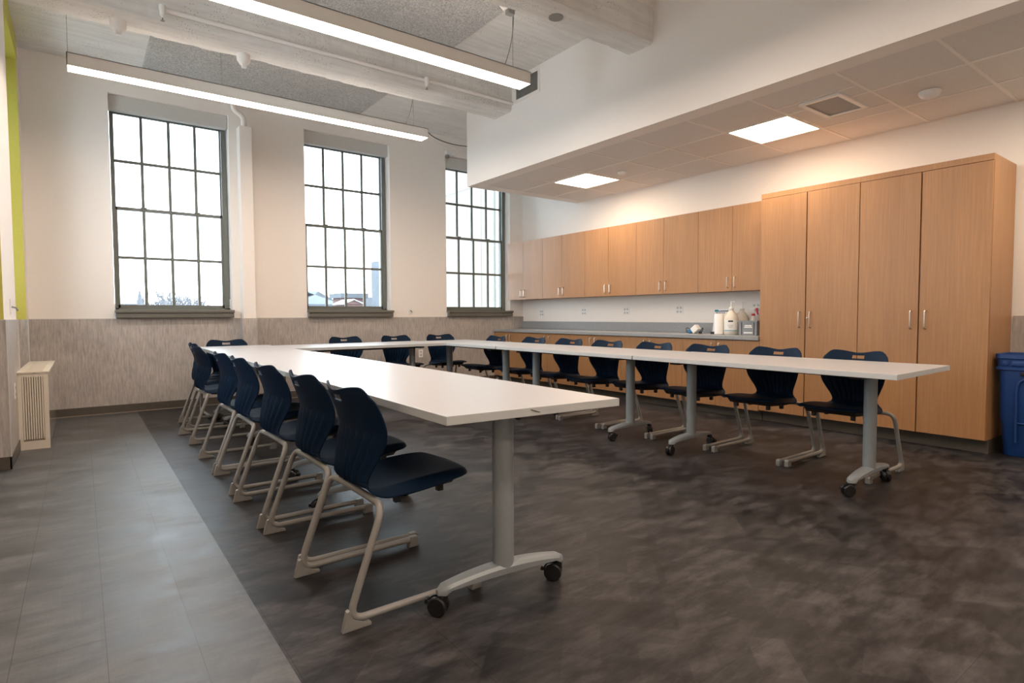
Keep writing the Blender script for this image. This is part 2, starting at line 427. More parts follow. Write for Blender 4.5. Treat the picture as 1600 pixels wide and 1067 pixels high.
# windows
def window(n, x0, x1):
    g = MB(); f0, f1 = x0 + .012, x1 - .012
    zt = 3.50
    y0, y1 = 8.125, 8.235
    g.box(f0, f0 + .028, y0, y1, ZS, zt); g.box(f1 - .055, f1, y0, y1, ZS, zt); g.box(f0, f1, y0, y1, zt - .03, zt + .12); g.box(f0, f1, y0, y1, ZS - .03, ZS + .012)
    root = struct(g.build('window_%d' % n, 'winframe'))
    ga, gb = f0 + .028, f1 - .055
    def sash(name, z0, z1, y, botr, topr, side):
        s = MB()
        s.box(ga, ga + side, y, y + .04, z0, z1); s.box(gb - side, gb, y, y + .04, z0, z1)
        s.box(ga, gb, y, y + .04, z0, z0 + botr); s.box(ga, gb, y, y + .04, z1 - topr, z1)
        for k in (1, 2, 3):
            xx = ga + (gb - ga) * k / 4; s.box(xx - .0155, xx + .0155, y + .006, y + .034, z0, z1)
        zm = (z0 + botr + z1 - topr) / 2; s.box(ga, gb, y + .008, y + .032, zm - .0155, zm + .0155)
        s.build(name, 'winframe', root)
        MB().box(ga + .005, gb - .005, y + .018, y + .021, z0 + .01, z1 - .01).build('glass', 'glass', root)
    sash('lower_sash', ZS + .005, 2.375, 8.135, .045, .032, .022)
    sash('upper_sash', 2.345, zt - .02, 8.18, .030, .035, .012)
    s = MB()
    for q in (.25, .75):
        xx = ga + (gb - ga) * q; s.box(xx - .03, xx + .03, 8.125, 8.165, 2.374, 2.386)
    s.build('sash_lock', 'winframe', root)
    # roller shade valance and sill
    MB().box(x0 + .004, x1 - .004, 8.04, 8.13, 3.445, 3.609).build('shade_valance', 'shade', root, bevel=.006)
    MB().box(x0 - .002, x1 + .004, 7.895, 8.14, ZS - .045, ZS - .010).build('sill_board', 'sill', root, bevel=.004)
    s = MB().box(x0 + .002, x1, 7.91, 7.99, ZS - .105, ZS - .045)
    s.build('sill_apron', 'sill', root, bevel=.008)
    s = MB(); s.tube([(gb + .06, 8.12, 1.205), (gb + .06, 8.10, 1.30)], .006); s.lathe([(.004, 0), (.012, .004), (.012, .018), (.004, .022)], gb + .06, 8.105, 10, o=(0, 0, 1.29))
    s.build('shade_chain_tensioner', 'white', root, smooth=True)
for i, (x0, x1) in enumerate(WIN): window(i + 1, x0, x1)
# unseen windows of the left wall, added to let in daylight
for k, (y0, y1) in enumerate(((6.62, 7.6), (3.8, 5.0))):
    g = MB(); n = 3 if k == 0 else 4
    for a in ((y0, y0 + .04, 1.1, 3.5), (y1 - .04, y1, 1.1, 3.5), (y0 + .04, y1 - .04, 1.1, 1.15), (y0 + .04, y1 - .04, 3.45, 3.5), (y0 + .04, y1 - .04, 2.28, 2.33)):
        g.box(XL - .12, XL - .06, a[0], a[1], a[2], a[3])
    for q in range(1, n):
        yy = y0 + (y1 - y0) * q / n; g.box(XL - .10, XL - .07, yy - .012, yy + .012, 1.15, 3.45)
    w4 = struct(g.build('window_%d' % (4 + k), 'winframe'))
    MB().box(XL - .09, XL - .087, y0 + .02, y1 - .02, 1.12, 3.48).build('glass', 'glass', w4)
    MB().box(XL - .06, XL + .02, y0, y1, 1.08, 1.1).build('sill_board', 'sill', w4)

# dropped soffit with tile grid
XS, ZD, YE = 4.203, 2.82, 6.635
b = MB(); b.box(XS, XS + .03, YF, YE, ZD, ZC); b.box(XS + .03, XR, YE - .03, YE, ZD, ZC)
b.box(XS + .03, 4.367, YF, YE - .03, ZD, ZD + .02); b.box(4.367, XR, 6.44, YE - .03, ZD, ZD + .02)
sof = struct(b.build('ceiling_soffit', 'gyp'))
gx = [4.367, 4.971, 5.58, XR]; gy = [6.44, 5.785, 5.155, 4.515, 3.907, 3.263, 2.655, 2.0, 1.381, .77, .15, -.46, -1.07, -1.68, -2.3]
lights = {(1, 1), (1, 5), (1, 9)}
b = MB()
vent_row = 6   # between y 2.0 and 2.655
for j in range(len(gy) - 1):
    ys = (gy[j + 1], gy[j])
    xb = gx if j != vent_row else [4.367, 4.76, 5.37, 5.58, XR]
    for i in range(len(xb) - 1):
        if (i, j) in lights and j != vent_row: continue
        b.box(xb[i] + .011, xb[i + 1] - .011, ys[0] + .011, ys[1] - .011, ZD + .004, ZD + .016)
b.build('ceiling_tile_field', 'tile', sof)
b = MB()
for x in gx: b.box(x - .012, x + .012, gy[-1], gy[0], ZD - .0005, ZD + .03)
for y in gy: b.box(gx[0], XR, y - .012, y + .012, ZD - .001, ZD + .03)
for x in (4.76, 5.37): b.box(x - .008, x + .008, gy[vent_row + 1], gy[vent_row], ZD, ZD + .03)
b.build('ceiling_grid', 'gyp', sof)
MB().box(4.3, XR, YF, YE - .03, ZD + .03, ZD + .05).build('ceiling_backing', 'gyp', sof)

def panel_light(x0, x1, y0, y1, label):
    t = thing('ceiling_panel_light', ((x0 + x1) / 2, (y0 + y1) / 2, ZD), label, 'ceiling light', 'recessed square ceiling lights')
    b = MB(); z = ZD
    for a in ((x0, x0 + .02, y0, y1), (x1 - .02, x1, y0, y1), (x0 + .02, x1 - .02, y0, y0 + .02), (x0 + .02, x1 - .02, y1 - .02, y1)): b.box(a[0], a[1], a[2], a[3], z - .003, z + .012)
    b.build('frame', 'fixture', t)
    # basket: raised central lens along y, sloping wings
    b = MB(); xm = (x0 + x1) / 2
    prof = [(x0 + .02, z + .004), (xm - .12, z + .025), (xm - .10, z + .012), (xm + .10, z + .012), (xm + .12, z + .025), (x1 - .02, z + .004)]
    va = [b.bm.verts.new((x, y0 + .02, zz)) for x, zz in prof]; vb = [b.bm.verts.new((x, y1 - .02, zz)) for x, zz in prof]
    for i in range(5): b.bm.faces.new((va[i], va[i + 1], vb[i + 1], vb[i]))
    b.build('diffuser', 'panel_lamp', t)
panel_light(4.971, 5.58, 5.155, 5.785, 'glowing square recessed light nearest the windows, above the wall cabinets')
panel_light(4.971, 5.58, 2.655, 3.263, 'glowing square recessed light beside the ceiling air vent, above the tall cabinets')
panel_light(4.971, 5.58, .15, .77, 'added glowing square recessed light nearest the camera end, unseen right of the picture')  # unseen panel added to brighten the right side of the room
# vent
t = thing('ceiling_vent', (5.05, 2.31, ZD), 'white framed rectangular air grille in the tile ceiling', 'vent')
vx0, vx1, vy0, vy1 = 4.80, 5.30, 2.15, 2.48
b = MB()
for a in ((vx0, vx0 + .035, vy0, vy1), (vx1 - .035, vx1, vy0, vy1), (vx0 + .035, vx1 - .035, vy0, vy0 + .035), (vx0 + .035, vx1 - .035, vy1 - .035, vy1)): b.box(a[0], a[1], a[2], a[3], ZD - .012, ZD + .004)
b.build('frame', 'white', t)
b = MB(); b.box(vx0 + .03, vx1 - .03, vy0 + .03, vy1 - .03, ZD - .004, ZD + .0); 
b.build('grille', 'greybin', t)
# detectors
def detector(x, y, z, r, name, label, cat, h=.03):
    o = MB().lathe([(r, 0), (r, -h * .3), (r * .8, -h * .75), (r * .45, -h), (.001, -h)], 0, 0, 20).build(name, 'white', smooth=True)
    o.location = (x, y, z); tag(o, label, cat); return o
detector(5.29, 4.87, ZD, .05, 'smoke_detector', 'small round detector on the tile ceiling beside the far square light', 'smoke detector', .035)
detector(5.345, 1.73, ZD, .075, 'smoke_detector', 'round smoke detector on the tile ceiling right of the air grille', 'smoke detector', .05)
detector(5.89, 4.82, ZD, .035, 'sprinkler_cover', 'flat round cover on the tile ceiling near the right wall', 'sprinkler', .008)

# grille on the soffit face
t = thing('wall_grille', (XS, 5.33, 3.74), 'grey slatted air grille high on the soffit face behind the second pendant light', 'vent')
b = MB()
for a in ((5.10, 5.13, 3.60, 3.87), (5.53, 5.56, 3.60, 3.87), (5.13, 5.53, 3.60, 3.63), (5.13, 5.53, 3.84, 3.87)): b.box(XS - .012, XS, a[0], a[1], a[2], a[3])
b.build('frame', 'gyp', t)
b = MB(); y = 5.14
while y < 5.53: b.box(XS - .009, XS - .003, y, y + .008, 3.63, 3.84, mtx=None); y += .016
b.build('louvres', 'cable', t)
MB().box(XS - .002, XS - .001, 5.13, 5.53, 3.63, 3.84).build('back_plate', 'darksteel', t)

# pendants
def pendant(x0, x1, y, label, cans, extra=True):
    zb, zt = 3.18, 3.285; hw = .085
    t = thing('pendant_light', ((x0 + x1) / 2, y, zb), label, 'pendant light', 'long linear pendant lights')
    b = MB(); b.box(x0, x1, y - hw, y - hw + .006, zb, zt); b.box(x0, x1, y + hw - .006, y + hw, zb, zt); b.box(x0, x1, y - hw, y + hw, zt - .006, zt)
    b.box(x0, x0 + .006, y - hw, y + hw, zb, zt); b.box(x1 - .006, x1, y - hw, y + hw, zb, zt)
    b.build('housing', 'fixture', t)
    MB().box(x0 + .006, x1 - .006, y - hw + .006, y + hw - .006, zb + .001, zb + .004).build('diffuser', 'lamp', t)
    MB().box(x0 + .03, x1 - .03, y - .04, y + .04, zt, zt + .002).build('added_uplight_strip', 'added_uplamp', t)  # added glowing strip on the housing, lifts the ceiling
    for i, cx in enumerate(cans):
        c = MB().lathe([(.05, 0), (.05, -.03), (.035, -.045), (.001, -.045)], cx, y, 18, o=(0, 0, ZC - .028)).build('canopy', 'cable' if i == len(cans) - 1 else 'fixture', t, smooth=True)
        MB().tube([(cx, y, ZC - .05), (cx, y, zt)], .0022, 6).build('cable', 'cable', c)
        if i == len(cans) - 1 and extra:
            MB().tube([(cx + .01, y, ZC - .05), (cx + .01, y, 3.7), (cx - .02, y, 3.5), (cx - .10, y, zt)], .004, 6, .12).build('power_cord', 'cable', c, smooth=True)
    return t
pendant(-.03, 3.33, 6.183, 'long glowing pendant light nearest the windows', [-.02, 1.15, 3.18])
pendant(-.03, 3.322, 4.243, 'long glowing pendant light second from the windows, running out of the top of the picture', [-.02, 1.15, 3.18])
pendant(-.03, 3.322, 2.30, 'added long pendant light nearest the camera, unseen just above the frame', [-.02, 1.15, 3.18])  # out of view, added to brighten the near end

pendant(-.03, 3.322, .36, 'added long pendant light above the camera position, out of the picture', [-.02, 1.15, 3.18])  # unseen fixture added for more light around the camera
pendant(-.03, 3.322, -1.58, 'added long pendant light at the rear of the room, unseen behind the camera', [-.02, 1.15, 3.18])  # another added fixture, fills the room from behind the camera

# ceiling pipework and devices
b = MB(); b.tube([(.64, 5.60, 3.61), (4.19, 5.60, 3.61)], .020, 10)
t = b.build('ceiling_pipe', 'gyp', smooth=True); tag(t, 'white painted pipe running along the concrete beam nearest the windows', 'pipe')
for (x, y, z, n, lab) in ((.61, 5.57, 3.60, 'fire_sprinkler', 'sprinkler head hanging at the left end of the beam pipe'), (3.03, 5.57, 3.60, 'fire_sprinkler', 'sprinkler head hanging from the right part of the beam pipe')):
    t = thing(n, (x, y, z), lab, 'sprinkler')
    MB().lathe([(.024, .03), (.028, 0), (.022, -.02), (.022, -.05), (.014, -.055), (.010, -.07)], x, y, 14, o=(0, 0, z)).build('fitting', 'gyp', t, smooth=True)
    MB().lathe([(.005, -.07), (.005, -.09), (.016, -.092), (.016, -.095), (.004, -.098)], x, y, 12, o=(0, 0, z)).build('deflector', 'cable', t, smooth=True)
for i, (x, y, z, s, lab) in enumerate(((.32, 5.83, 3.53, 1, 'round ceiling alarm sensor under the beam, left one above the first window'), (1.29, 5.90, 3.53, 1, 'round ceiling alarm sensor under the beam above the first window right edge'), (3.03, 4.10, 3.87, 1.6, 'large round white sensor on the concrete ceiling at the top edge of the picture'))):
    t = thing('ceiling_sensor', (x, y, z), lab, 'sensor')
    MB().lathe([(.06 * s, 0), (.058 * s, -.055 * s), (.045 * s, -.075 * s), (.026 * s, -.10 * s), (.001, -.10 * s)], x, y, 20, o=(0, 0, z)).build('base', 'gyp', t, smooth=True)
    MB().box(x - .02 * s, x + .02 * s, y - .03 * s, y + .005 * s, z - .125 * s, z - .08 * s, bev=.004).build('lens', 'cable' if i == 2 else 'white', t)
o = MB().lathe([(.06, 0), (.06, -.006), (.001, -.006)], 0, 0, 20).build('cover_plate', 'cable', smooth=True); o.location = (3.19, 3.665, 3.529); tag(o, 'round grey metal cover plate under the second concrete beam', 'cover plate')
o = MB().tube([(3.24, 4.24, ZC - .012), (4.2, 4.24, ZC - .012)], .008, 8).build('conduit', 'cable'); tag(o, 'thin dark conduit on the ceiling right of the second pendant canopy', 'pipe')
o = MB().tube([(3.36, 6.20, 3.25), (3.7, 6.6, 3.33), (4.2, 7.0, 3.42), (4.75, 7.35, 3.55)], .022, 10, .3).build('flexible_conduit', 'gyp', smooth=True); tag(o, 'white flexible conduit sagging from the first pendant to behind the soffit', 'conduit')
o = MB().tube([(3.36, 6.20, 3.29), (3.7, 6.6, 3.36), (4.2, 7.0, 3.46), (4.75, 7.35, 3.60)], .006, 8, .3).build('black_cable', 'darksteel', smooth=True); tag(o, 'thin dark cable lying along the white flexible conduit', 'cable')
t = thing('emergency_light', (4.72, 7.95, 3.60), 'small clear twin lamp unit on the window wall beside the soffit end', 'lamp')
MB().box(4.64, 4.80, 7.91, 7.99, 3.60, 3.68, bev=.01).build('housing', 'white', t)
MB().lathe([(.03, 0), (.04, -.03), (.02, -.05)], 4.66, 7.93, 14, o=(0, 0, 3.60)).build('lamp_head', 'cable', t, smooth=True)
o = MB().tube([(1.60, 7.93, ZC), (1.60, 7.93, 3.66), (1.715, 7.92, 3.60), (1.715, 7.92, 3.44)], .033, 14, .06).build('drain_pipe', 'wall', smooth=True); tag(o, 'white painted pipe with two elbows entering the top of the boxed pipe chase', 'pipe')

# wall outlets
def outlet(cx, cy, cz, facing, label, group, quad=False, wdt=.075, hgt=.12, name='wall_outlet'):
    t = thing(name, (cx, cy, cz), label, 'outlet', group)
    def fb(a0, a1, z0, z1, d0, d1):
        if facing == 'y': return (cx + a0, cx + a1, cy - d1, cy - d0, cz + z0, cz + z1)
        if facing == 'x': return (cx - d1, cx - d0, cy + a0, cy + a1, cz + z0, cz + z1)
        return (cx + d0, cx + d1, cy + a0, cy + a1, cz + z0, cz + z1)
    MB().box(*fb(-wdt / 2, wdt / 2, -hgt / 2, hgt / 2, 0, .006), bev=.002).build('cover_plate', 'white' if not quad else 'white', t)
    xs = (-.024, .024) if quad else (0,)
    for ax in xs:
        for az in (-.025, .025):
            s = MB().box(*fb(ax - .016, ax + .016, az - .014, az + .014, .006, .008), bev=.001)
            s.build('socket', 'shade', t)
            s = MB()
            for q in (-.006, .006): s.box(*fb(ax + q - .001, ax + q + .001, az - .002, az + .007, .008, .0086))
            s.box(*fb(ax - .002, ax + .002, az - .009, az - .005, .008, .0086))
            s.build('slots', 'black', t)
    return t
outlet(4.188, 7.982, .52, 'y', 'white wall outlet low on the grey wall behind the rear table leg', None)
t = thing('thermostat', (4.015, 7.985, 1.175), 'small white wall plate with grey fitting between second and third windows', 'wall plate')
MB().box(3.98, 4.05, 7.979, 7.99, 1.12, 1.235, bev=.002).build('cover_plate', 'white', t)
MB().tube([(4.02, 7.979, 1.18), (4.02, 7.955, 1.175), (4.035, 7.945, 1.15)], .007, 8, .01).build('fitting', 'cable', t, smooth=True)
t = thing('thermostat', (-.435, 6.0, 1.18), 'small white wall plate with grey fitting on the pilaster at the left edge', 'wall plate')
MB().box(-.44, -.432, 5.965, 6.04, 1.12, 1.24, bev=.002).build('cover_plate', 'white', t)
MB().tube([(-.432, 6.0, 1.18), (-.405, 6.0, 1.175), (-.395, 6.01, 1.15)], .007, 8, .01).build('fitting', 'cable', t, smooth=True)
outlet(-.432, 5.95, .52, '-x', 'white wall outlet on the grey lower part of the left pilaster', None)
for y, z, lab in ((7.475, 1.135, 'four-socket outlet above the counter nearest the windows'), (6.461, 1.15, 'four-socket outlet above the counter, second from the windows'), (5.605, 1.152, 'four-socket outlet above the middle of the counter'), (4.70, 1.161, 'four-socket outlet above the counter left of the white notice'), (3.64, 1.175, 'four-socket outlet above the counter partly behind the pump bottles')):
    outlet(XR, y, z, 'x', lab, 'four-socket outlets above the counter', True, .118, .118)

# ================================================================ CABINETS
XF, XU, XCT = 5.59, 5.875, 5.547
def handle(root, x, y, z0, z1):
    MB().tube([(x, y, z0), (x - .032, y, z0), (x - .032, y, z1), (x, y, z1)], .0048, 8, .014).build('handle', 'nickel', root, smooth=True)
def door(root, x, y0, y1, z0, z1, hy, hz0, hz1, name='door'):
    d = MB().box(x - .019, x, y0, y1, z0, z1).build(name, 'wood', root, bevel=.0015)
    MB().tube([(x - .019, hy, hz0), (x - .048, hy, hz0), (x - .048, hy, hz1), (x - .019, hy, hz1)], .0052, 8, .014).build('handle', 'nickel', d, smooth=True)
    return d
EB = [7.985, 7.06, 6.10, 5.14, 4.19, 3.245]
SP = [7.555, 6.60, 5.64, 4.695, 3.745]
pos = ['at the window end', 'second from the windows', 'in the middle of the row', 'fourth from the windows', 'next to the tall cabinets']
for k in range(5):
    y1, y0, ym = EB[k], EB[k + 1], SP[k]; g = .0018
    t = thing('wall_cabinet', ((XU + XR) / 2, (y0 + y1) / 2, 1.36), 'honey wood two-door wall cabinet ' + pos[k], 'cabinet', 'wall cabinets above the counter')
    MB().box(XU + .002, XR - .024, y0 + .0005, y1 - .0005, 1.362, 2.305).build('body', 'wood2', t)
    for (a, c, s) in ((y0 + g, ym - g, -1), (ym + g, y1 - g, 1)):
        door(t, XU + .001, a, c, 1.36, 2.305, ym + s * .045, 1.40, 1.515)
    t = thing('base_cabinet', ((XF + XR) / 2, (y0 + y1) / 2, 0), 'honey wood two-door base cabinet under the counter ' + pos[k], 'cabinet', 'base cabinets under the counter')
    MB().box(XF + .002, XR - .024, y0 + .0005, y1 - .0005, .10, .83).build('body', 'wood2', t)
    MB().box(XF + .06, XR - .06, y0 + .0005, y1 - .0005, 0, .10).build('toe_kick', 'base', t)
    for (a, c, s) in ((y0 + g, ym - g, -1), (ym + g, y1 - g, 1)):
        door(t, XF + .001, a, c, .10, .822, ym + s * .045, .672, .787)
for k, (y1, y0, ym) in enumerate(((3.243, 2.312, 2.778), (2.310, 1.375, 1.842))):
    t = thing('tall_cabinet', ((XF + XR) / 2, (y0 + y1) / 2, 0), ('tall honey wood two-door cabinet beside the counter, with a small lock' if k == 0 else 'tall honey wood two-door cabinet beside the blue bin'), 'cabinet', 'tall storage cabinets')
    b = MB().box(XF + .006, XR - .024, y0, y1, .11, 2.31); b.box(XF - .012, XF + .01, y0, y1, 2.262, 2.31); b.build('body', 'wood', t)
    MB().box(XF + .07, XR - .04, y0, y1 - .001, 0, .11).build('toe_kick', 'base', t)
    for (a, c, s) in ((y0 + .002, ym - .005, -1), (ym + .005, y1 - .002, 1)):
        d = door(t, XF + .003, a, c, .112, 2.257, ym + s * .052, .972, 1.122)
        if k == 0 and s == -1:
            MB().lathe([(.009, 0), (.009, -.012), (.006, -.014)], 0, 0, 12, axis='x', o=(XF - .016, ym - .02, 1.06)).build('lock', 'nickel', d, smooth=True)
t = thing('countertop', (5.87, 5.6, .83), 'long grey laminate countertop on the base cabinets', 'countertop')
MB().box(XCT, XR - .024, 3.245, YB - .01, .831, .871).build('worktop', 'counter', t, bevel=.002)
MB().box(XR - .026, XR - .002, 3.245, YB - .01, .871, .998).build('backsplash', 'counter', bevel=.002)
tag(bpy.data.objects['backsplash'], 'low grey laminate backsplash strip along the wall behind the counter', 'backsplash')

# ================================================================ COUNTER ITEMS
ZK = .871
# notice on a stand
t = thing('notice_board', (6.0, 3.995, ZK), 'white printed notice standing upright on the counter', 'notice')
R = Matrix.Translation((6.03, 3.995, ZK)) @ Matrix.Rotation(math.radians(8), 4, 'Y')
def nb(y0, y1, z0, z1, d0=0, d1=.004): return MB().box(-d1, -d0, y0, y1, z0, z1, mtx=R)
nb(-.108, .108, 0, .29, -.003, .002).build('sheet', 'paper', t)
b = MB()
for i in range(9): b.box(-.0032, -.002, .0 - .02 + (i % 3) * .006, .095, .235 - i * .0165, .238 - i * .0165, mtx=R)
for i in range(4): b.box(-.0032, -.002, -.01, .09, .072 - i * .014, .075 - i * .014, mtx=R)
b.build('small_print', 'lbl', t)
b = MB(); b.box(-.0034, -.002, .055, .103, .262, .285, mtx=R); b.box(-.0034, -.002, .03, .06, .262, .274, mtx=R); b.build('logo_band', 'lblteal', t)
b = MB(); b.box(-.0034, -.002, -.10, .028, .264, .275, mtx=R)
for (a, c) in ((-.07, -.045), (-.038, -.015), (-.008, .012), (.02, .042), (.05, .088)): b.box(-.0034, -.002, a, c, .243, .252, mtx=R)
b.build('heading', 'lblblack', t)
MB().box(5.99, 6.05, 3.92, 4.07, ZK, ZK + .01).build('stand_foot', 'white', t)
o = MB().box(5.90, 5.96, 3.955, 4.045, ZK, ZK + .028, bev=.006).build('marker_eraser', 'black'); tag(o, 'small black block on the counter before the white notice', 'eraser')
# paper towel roll / white cylinder
o = MB().lathe([(.046, 0), (.052, .004), (.052, .23), (.046, .236), (.015, .236)], 0, 0, 28).build('paper_roll', 'white', smooth=True, auto=50); o.location = (5.86, 3.90, ZK); tag(o, 'plain white upright roll on the counter before the notice', 'paper roll')
def pump_bottle(x, y, label, s=1.0, back=False):
    t = thing('pump_bottle', (x, y, ZK), label, 'bottle', 'gallon pump bottles on the counter')
    prof = [(.070, 0), (.078, .008), (.079, .14), (.078, .175), (.066, .21), (.040, .25), (.022, .272), (.020, .285)]
    MB().lathe([(r * s, z * s) for r, z in prof], x, y, 28, o=(0, 0, ZK)).build('body', 'milky', t, smooth=True, auto=60)
    MB().tube([(x - .02, y + .045, ZK + .245 * s), (x - .045, y + .052, ZK + .215 * s), (x - .050, y + .055, ZK + .185 * s)], .009, 8, .02).build('grip', 'milky', t, smooth=True)
    b = MB().lathe([(.024, .28 * s), (.026, .285 * s), (.026, .30 * s), (.010, .315 * s), (.007, .32 * s), (.007, .365 * s), (.013, .368 * s), (.013, .378 * s)], x, y, 16, o=(0, 0, ZK))
    b.tube([(x, y, ZK + .372 * s), (x - .01, y - .035, ZK + .372 * s), (x - .012, y - .05, ZK + .36 * s)], .006, 8, .01)
    b.build('pump', 'white', t, smooth=True)
    if not back:
        # wrapped label
        def arc(name, mat, a0, a1, z0, z1, r):
            q = MB(); n = 12; A = []; B = []
            for i in range(n + 1):
                a = math.radians(a0 + (a1 - a0) * i / n); A.append(q.bm.verts.new((x + r * math.cos(a), y + r * math.sin(a), ZK + z0))); B.append(q.bm.verts.new((x + r * math.cos(a), y + r * math.sin(a), ZK + z1)))
            for i in range(n): q.bm.faces.new((A[i], A[i + 1], B[i + 1], B[i]))
            return q.build(name, mat, t, smooth=True, auto=False)
        arc('label', 'white', 155, 265, .045, .165, .0798); arc('label_stripe', 'lblblue', 155, 265, .042, .052, .0802)
        arc('label_logo', 'lblblack', 190, 228, .143, .160, .0804)
        arc('label_print', 'lbl', 186, 232, .105, .109, .0804); arc('label_print', 'lbl', 190, 228, .092, .096, .0804); arc('label_print', 'lbl', 195, 224, .079, .083, .0804)
    return t
pump_bottle(5.90, 3.775, 'milky gallon pump bottle with printed label on the counter', 1.0)
pump_bottle(6.07, 3.745, 'milky gallon pump bottle behind the grey bin, half hidden', .98, True)
# grey bin
t = thing('storage_bin', (5.85, 3.52, ZK), 'small grey plastic bin with white labels on the counter end', 'bin')
b = MB(); x0, x1, y0, y1 = 5.76, 5.98, 3.38, 3.59; z1 = ZK + .15
b.box(x0, x1, y0, y1, ZK, z1, bev=.004); b.build('body', 'greybin', t)
b = MB(); b.box(x0 - .008, x1 + .008, y0 - .008, y1 + .012, z1 - .005, z1 + .008, bev=.002); b.build('rim', 'greybin', t)
b = MB(); b.box(x0 - .004, x0, y0 + .03, y0 + .036, ZK + .005, z1 - .01); b.box(x0 - .004, x0, y1 - .036, y1 - .03, ZK + .005, z1 - .01); b.build('ribs', 'darksteel', t)
for (a, c, z, h) in ((.06, .14, .10, .012), (.055, .145, .082, .012), (.05, .15, .022, .014)):
    MB().box(x0 - .003, x0 - .001, y0 + a, y0 + c, ZK + z, ZK + z + h).build('label', 'white', t)
# spray bottle
sx, sy = 6.10, 3.625
t = thing('spray_bottle', (sx, sy, ZK), 'white spray bottle with red collar and trigger behind the grey bin', 'spray bottle')
MB().lathe([(.034, 0), (.037, .006), (.037, .13), (.03, .165), (.018, .20), (.016, .215)], sx, sy, 20, o=(0, 0, ZK)).build('body', 'white', t, smooth=True)
MB().lathe([(.020, .21), (.020, .235)], sx, sy, 16, o=(0, 0, ZK)).build('collar', 'red', t, smooth=True)
b = MB(); b.extr([(sx - .012, sy + .035, ZK + .275), (sx - .012, sy - .03, ZK + .285), (sx - .012, sy - .03, ZK + .30), (sx - .012, sy + .015, ZK + .305), (sx - .012, sy + .04, ZK + .29)], (.024, 0, 0)); b.tube([(sx, sy, ZK + .23), (sx, sy - .005, ZK + .29)], .012, 10); b.build('spray_head', 'white', t, smooth=False, bevel=.002)
MB().extr([(sx - .009, sy - .026, ZK + .30), (sx - .009, sy - .05, ZK + .30), (sx - .009, sy - .05, ZK + .27), (sx - .009, sy - .062, ZK + .225), (sx - .009, sy - .05, ZK + .222), (sx - .009, sy - .032, ZK + .26)], (.018, 0, 0)).build('trigger', 'red', t, bevel=.002)
# face shield heap
t = thing('safety_goggles', (5.9, 4.27, ZK), 'white and blue item with dark elastic loops lying on the counter', 'goggles')
R2 = Matrix.Translation((5.92, 4.25, ZK + .045)) @ Matrix.Rotation(math.radians(-38), 4, 'X')
MB().box(-.04, .04, -.045, .045, -.028, .050, mtx=R2, bev=.012).build('shell', 'white', t)
R3 = Matrix.Translation((5.91, 4.315, ZK + .03)) @ Matrix.Rotation(math.radians(-30), 4, 'X')
MB().box(-.035, .03, -.02, .026, -.022, .024, mtx=R3, bev=.008).build('vent_cap', 'bluecloth', t)
b = MB(); b.tube([(5.9, 4.34, ZK + .01), (5.9, 4.39, ZK + .05), (5.9, 4.36, ZK + .075), (5.9, 4.32, ZK + .045)], .004, 8, .03); b.tube([(5.9, 4.33, ZK + .01), (5.9, 4.37, ZK + .012), (5.9, 4.385, ZK + .03)], .004, 8, .02)
b.tube([(5.9, 4.19, ZK + .01), (5.9, 4.15, ZK + .03), (5.9, 4.14, ZK + .075), (5.9, 4.165, ZK + .05), (5.9, 4.18, ZK + .02)], .005, 8, .02); b.build('strap', 'darksteel', t, smooth=True)
MB().box(5.885, 5.915, 4.165, 4.195, ZK, ZK + .03, bev=.004).build('buckle', 'black', t)

# ================================================================ RECYCLING BIN
t = thing('recycling_bin', (5.87, 1.03, 0), 'blue slim recycling bin standing beside the tall cabinet', 'bin')
bx0, bx1, by0, by1, bh = 5.665, 6.0, .76, 1.35, .785
def ring(b, x0, x1, y0, y1, z, r=.05, n=5):
    out = []
    for cx, cy, a0 in ((x1 - r, y1 - r, 0), (x0 + r, y1 - r, 90), (x0 + r, y0 + r, 180), (x1 - r, y0 + r, 270)):
        for i in range(n + 1):
            a = math.radians(a0 + 90 * i / n); out.append(b.bm.verts.new((cx + r * math.cos(a), cy + r * math.sin(a), z)))
    return out
def loft(b, rings, cap0=True, cap1=False):
    n = len(rings[0])
    for k in range(len(rings) - 1):
        for i in range(n): j = (i + 1) % n; b.bm.faces.new((rings[k][i], rings[k][j], rings[k + 1][j], rings[k + 1][i]))
    if cap0: b.bm.faces.new(rings[0])
    if cap1: b.bm.faces.new(rings[-1])
b = MB()
spec = [(.05, 0), (.045, .01), (.028, .25), (.022, .27), (.012, .66), (.012, .67)]
rs = [ring(b, bx0 + d, bx1 - d, by0 + d, by1 - d, z) for d, z in spec]
rs += [ring(b, bx0 + .03, bx1 - .03, by0 + .03, by1 - .03, .67), ring(b, bx0 + .06, bx1 - .06, by0 + .06, by1 - .06, .05)]
loft(b, rs, True, True); b.build('body', 'bluebin', t, smooth=True, auto=35)
b = MB(); rs = [ring(b, bx0 + .012, bx1 - .012, by0 + .012, by1 - .012, .66), ring(b, bx0 - .006, bx1 + .006, by0 - .006, by1 + .006, .665), ring(b, bx0 - .006, bx1 + .006, by0 - .006, by1 + .006, .685), ring(b, bx0 + .004, bx1 - .004, by0 + .004, by1 - .004, .69), ring(b, bx0 + .002, bx1 - .002, by0 + .002, by1 - .002, .745), ring(b, bx0 - .010, bx1 + .010, by0 - .010, by1 + .010, .752), ring(b, bx0 - .008, bx1 + .008, by0 - .008, by1 + .008, bh), ring(b, bx0 + .02, bx1 - .02, by0 + .02, by1 - .02, bh - .003), ring(b, bx0 + .03, bx1 - .03, by0 + .03, by1 - .03, .66)]
loft(b, rs, False, False); b.build('rim', 'bluebin', t, smooth=True, auto=35)
